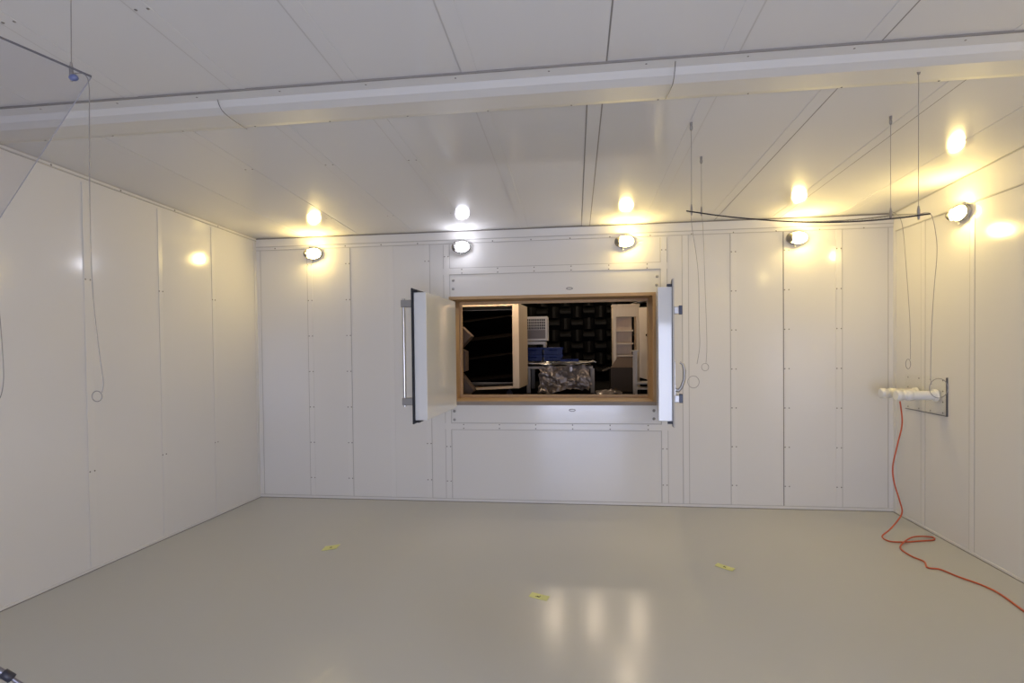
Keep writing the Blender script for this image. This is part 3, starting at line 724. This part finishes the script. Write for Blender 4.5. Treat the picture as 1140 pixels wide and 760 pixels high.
# blue crates
def crate(cx, y, z, w, d, h, label):
    root = thing('plastic_crate', (cx, y, z), label, 'crate', 'blue crates on the foil table')
    t = .012; m = MB(); a, b_ = w/2, d/2
    m.box((-a,-b_,0), (a,b_,t)); m.box((-a,-b_,t), (a,-b_+t,h)); m.box((-a,b_-t,t), (a,b_,h)); m.box((-a,-b_+t,t), (-a+t,b_-t,h)); m.box((a-t,-b_+t,t), (a,b_-t,h))
    for k in range(5): x = -a + w*(k+.5)/5; m.box((x-.012, -b_-.010, .01), (x+.012, -b_, h-.02))
    m.build('body', m_blue, root, None)
    r_ = MB(); r_.box((-a-.014,-b_-.016,h-.035), (a+.014,-b_+t,h+.004)); r_.box((-a-.014,b_-t,h-.035), (a+.014,b_+.014,h+.004)); r_.box((-a-.014,-b_+t,h-.035), (-a+t,b_-t,h+.004)); r_.box((a-t,-b_+t,h-.035), (a+.014,b_-t,h+.004))
    r_.build('rim', m_blue, root, None, .004)
    MB().tube([(-w*.18,-b_-.018,h*.62), (-w*.16,-b_-.034,h*.62), (w*.16,-b_-.034,h*.62), (w*.18,-b_-.018,h*.62)], .008, 8).build('handle', m_blue, root)
    return root
yc = 8.75; zt_ = tz+.065
def xa_(px, y): return at(px, 395, y).x
w1 = xa_(606, yc)-xa_(585, yc)
hz1 = at(600, 387, yc).z - zt_
crate(xa_(594, yc), yc, zt_, w1*.93, .34, hz1*.45, 'left lower blue crate on the table')
crate(xa_(616, yc), yc, zt_, w1*.93, .34, hz1*.45, 'right lower blue crate on the table')
crate(xa_(594, yc), yc+.02, zt_+hz1*.45+.006, w1*.95, .32, hz1*.53, 'left upper blue crate stacked on the table')
crate(xa_(616, yc), yc+.02, zt_+hz1*.45+.006, w1*.95, .32, hz1*.53, 'right upper blue crate stacked on the table')
yc2 = 8.42; crate(xa_(634, yc2), yc2, zt_+.02, .26, .22, at(634, 400.5, yc2).z-zt_-.01, 'small low blue crate at the right front of the table')
# mesh-fronted box on a stand behind the crates
yk = 9.05; ka, kb = at(584, 352.5, yk), at(609.5, 379, yk)
root = thing('mesh_front_box', ((ka.x+kb.x)/2, yk, kb.z), 'white framed box with mesh window, raised behind the blue crates', 'box'); o = root.location.copy()
fw = .035; dk = .42
m = MB(); xx0, xx1, zz0, zz1 = ka.x, kb.x, kb.z, ka.z
for y in (yk, yk+dk):
    m.box((xx0, y, zz0), (xx1, y+fw, zz0+fw)); m.box((xx0, y, zz1-fw), (xx1, y+fw, zz1)); m.box((xx0, y, zz0+fw), (xx0+fw, y+fw, zz1-fw)); m.box((xx1-fw, y, zz0+fw), (xx1, y+fw, zz1-fw))
for x in (xx0, xx1-fw):
    for z in (zz0, zz1-fw): m.box((x, yk+fw, z), (x+fw, yk+dk, z+fw))
m.build('frame', m_white, root, o, .003)
zmid = zz0+(zz1-zz0)*.46
MB().box((xx0+fw, yk+.02, zz0+fw), (xx1-fw, yk+.03, zmid)).build('lower_panel', m_panelg, root, o)
MB().box((xx1-fw+.012, yk+fw, zz0+fw), (xx1-.012, yk+dk, zz1-fw)).build('side_panel', m_panelg, root, o)
MB().box((xx0+fw, yk+.09, zmid), (xx1-fw, yk+.10, zz1-fw)).build('backing', m_mesh, root, o)
m = MB(); k = 9
for i in range(k+1):
    x = xx0+fw+(xx1-xx0-2*fw)*i/k; m.box((x-.004, yk+.012, zmid), (x+.004, yk+.02, zz1-fw))
for i in range(5):
    z = zmid+(zz1-fw-zmid)*i/4; m.box((xx0+fw, yk+.012, z-.004), (xx1-fw, yk+.02, z+.004))
m.build('mesh_window', m_white, root, o)
root2 = thing('box_stand', ((ka.x+kb.x)/2, yk, tz), 'white four-legged stand under the mesh-fronted box', 'stand'); o2 = root2.location.copy()
zs_ = kb.z-.004
MB().box((xx0-.02, yk-.02, zs_-.06), (xx1-.03, yk+dk, zs_-.012)).build('top', m_white, root2, o2)
for x in (xx0-.02, xx1-.07):
    for y in (yk-.02, yk+dk-.05): MB().box((x, y, tz+.05), (x+.035, y+.035, zs_-.06)).build('leg', m_white, root2, o2)
# open pale shelf unit on the right
ysf = 8.9; sx0, sx1 = at(682.5, 380, ysf).x, at(712, 380, ysf).x; szt = at(697, 338.5, ysf).z
root = thing('shelf_unit', ((sx0+sx1)/2, ysf, Z2), 'tall open pale wooden shelf unit beyond the right of the opening', 'shelf'); o = root.location.copy(); ds = .32
MB().box((sx0, ysf, Z2), (sx0+.05, ysf+ds, szt)).build('side_board', m_plyb, root, o)
MB().box((sx1-.05, ysf, Z2), (sx1, ysf+ds, szt)).build('side_board', m_plyb, root, o)
xg = at(705.5, 380, ysf).x
MB().box((sx0+.05, ysf+ds-.02, Z2), (xg, ysf+ds, szt-.2)).build('back_board', m_plyb, root, o)
MB().box((sx0+.05, ysf, at(697, 352.5, ysf).z), (sx1-.05, ysf+.03, szt-.03)).build('top_rail', m_plyb, root, o)
MB().box((sx0-.01, ysf-.01, szt-.03), (sx1+.01, ysf+ds, szt)).build('top_board', m_plyb, root, o)
for py in (367, 381.5, 395, 409):
    z = at(697, py, ysf).z; MB().box((sx0+.05, ysf+.05, z-.024), (xg+.0, ysf+ds-.02, z)).build('shelf', m_plyb, root, o)
# pale plain panel in front of it
yp = 8.25; p0, p1 = at(711.5, 342, yp), at(727, 342, yp); pb_ = at(718, 422, yp)
root = MB().hexa([(p0.x, yp, at(711.5, 420, yp).z), (p1.x, yp-.05, at(727, 424, yp).z), (p1.x, yp-.01, at(727, 424, yp).z), (p0.x, yp+.04, at(711.5, 420, yp).z),
                  (p0.x, yp, p0.z), (p1.x, yp-.05, p0.z), (p1.x, yp-.01, p0.z), (p0.x, yp+.04, p0.z)]).build('plain_panel', m_plyb, None, (p0.x, yp, pb_.z))
MB().box((p0.x+.03, yp, Z2), (p1.x-.01, yp+.16, at(718, 424, yp).z)).build('dark_base', m_foamb, root, (p0.x, yp, pb_.z))
tag(root, 'narrow pale wooden panel standing upright at the right of the opening', 'panel')
def foilt(u, v): return Vector((at(704, 337, 8.9).x + .30*u, 8.92+.25*v, szt+.02+.02*u))
foil('foil_scrap', foilt, 12, 8, .02, m_foilw, 'bright foil scrap lying on top of the shelf unit', 'foil', 12)
# black wedge peeping past the panel
ywk = 7.9; a, b_, c = at(727, 367, ywk), at(727, 379, ywk), at(721, 372.5, ywk)
m = MB(); e1 = Vector((.5, 0, 0)); d = Vector((0, .2, 0))
m.hexa([a+e1, a+e1+d, b_+e1+d, b_+e1, a, a+d, b_+d, b_]); m.box((b_.x+.25, b_.y, Z2), (b_.x+.5, b_.y+.2, b_.z)); m.hexa([a, a+d, b_+d, b_, c+EZ*.008, c+EZ*.008+d, c-EZ*.008+d, c-EZ*.008])
tag(m.build('foam_wedge_block', m_foamb, None, b_), 'small black foam wedge tip over the narrow pale panel', 'foam wedge')
# white step stand
yq = 7.85; q0, q1 = at(707, 391, yq).x, at(729, 391, yq).x; zq = at(708, 391, yq).z
root = thing('step_stand', ((q0+q1)/2, yq, Z2), 'white rail stand with two steps in front of the pale panel', 'stand'); o = root.location.copy()
for y in (yq, yq+.28):
    for x in (q0, q1-.03): MB().box((x, y, Z2), (x+.028, y+.028, zq)).build('post', m_white, root, o)
MB().box((q0-.02, yq-.005, zq-.004), (q0+.06, yq+.31, zq+.016)).build('top_rail', m_white, root, o)
for py in (426.5, 432.5):
    z = at(715, py, yq).z; MB().box((q0+.03, yq-.003, z-.014), (q1-.03, yq+.30, z+.012)).build('step', m_white, root, o, .003)
# open dark carton in front of the shelves
yx = 8.35; b0, b1 = at(680, 415, yx), at(707, 415, yx); zx1 = at(690, 410, yx).z
root = thing('open_carton', ((b0.x+b1.x)/2, yx, Z2), 'dark open carton with raised flap in front of the shelf unit', 'box'); o = root.location.copy()
t = .012; dx = .36; m = MB()
m.box((b0.x, yx, Z2), (b1.x, yx+t, zx1)); m.box((b0.x, yx+dx, Z2), (b1.x, yx+dx+t, zx1)); m.box((b0.x, yx+t, Z2), (b0.x+t, yx+dx, zx1)); m.box((b1.x-t, yx+t, Z2), (b1.x, yx+dx, zx1)); m.box((b0.x, yx, Z2-.0), (b1.x, yx+dx, Z2+t))
m.build('body', m_cardd, root, o)
fa, fb = at(684, 409, yx+dx), at(706, 409, yx+dx)
MB().slab([(b0.x+.02, yx+dx, zx1), (b1.x, yx+dx, zx1), (b1.x+.09, yx+dx+.12, at(700, 398, yx+dx).z), (b0.x+.14, yx+dx+.12, at(700, 398, yx+dx).z)], (0,.01,.0)).build('flap', m_card, root, o)
MB().slab([(b0.x, yx, zx1), (b0.x, yx+dx, zx1), (b0.x-.12, yx+dx, zx1-.05), (b0.x-.12, yx, zx1-.05)], (0,0,.01)).build('flap', m_cardd, root, o)
# lamps of the next room; the front ones are added and unseen
def pend(x, y, z, label):
    root = thing('pendant_bulb', (x, y, z), label, 'lamp', 'bare bulbs in the next room')
    MB().dome((0,0,0), (.06,0,0), (0,.06,0), (0,0,.07), 0, 20, 10, True).build('bulb', m_bulb, root)
    MB().tube([(0,0,.06), (0,0,.13)], .024, 12).build('socket', m_guard, root)
    MB().tube([(0,0,.13), (0,0,ZT2-z)], .005, 6).build('flex', m_guard, root)
    return root
LB = 'warm bare bulb lighting the next room, unseen above the opening'
yl = 9.45
p_ = pend(at(614, 395, yl).x, yl, 3.02, LB)
for px in (660, 709):
    c = copy_tree(p_); c.location = (at(px, 395, yl).x, yl, 3.02)
for px, z in ((524, 2.72), (566, 2.74), (696, 2.97)):  # added bulbs that light the door, jambs and shelves from in front
    yy = 7.65 if px == 696 else 6.95
    c = copy_tree(p_); c.location = (at(px, 395, yy).x, yy, z)

# ------------------------------------------------------------------ daylight through the doorway behind the camera
la = bpy.data.lights.new('doorway_daylight', 'AREA'); la.shape = 'RECTANGLE'; la.size = DX1-DX0; la.size_y = DZ; la.energy = 172; la.color = (.68, .745, 1.0)
lo = bpy.data.objects.new('doorway_daylight', la); COL.objects.link(lo); lo.location = ((DX0+DX1)/2, YR-.13, DZ/2); lo.rotation_euler = (PI/2, 0, 0)
lo.rotation_euler = Vector((0, 1, 0)).to_track_quat('-Z', 'Y').to_euler()
w = bpy.data.worlds.new('world'); scene.world = w; w.use_nodes = True
w.node_tree.nodes['Background'].inputs['Color'].default_value = (.62, .70, 1, 1); w.node_tree.nodes['Background'].inputs['Strength'].default_value = .5

scene.view_settings.view_transform = 'Standard'; scene.view_settings.look = 'None'; scene.view_settings.gamma = 1
scene.view_settings.use_curve_mapping = False; scene.view_settings.exposure = 0.13
scene.cycles.use_denoising = True
scene.cycles.max_bounces = 10; scene.cycles.diffuse_bounces = 6; scene.cycles.glossy_bounces = 5; scene.cycles.transparent_max_bounces = 12
scene.cycles.sample_clamp_indirect = 8
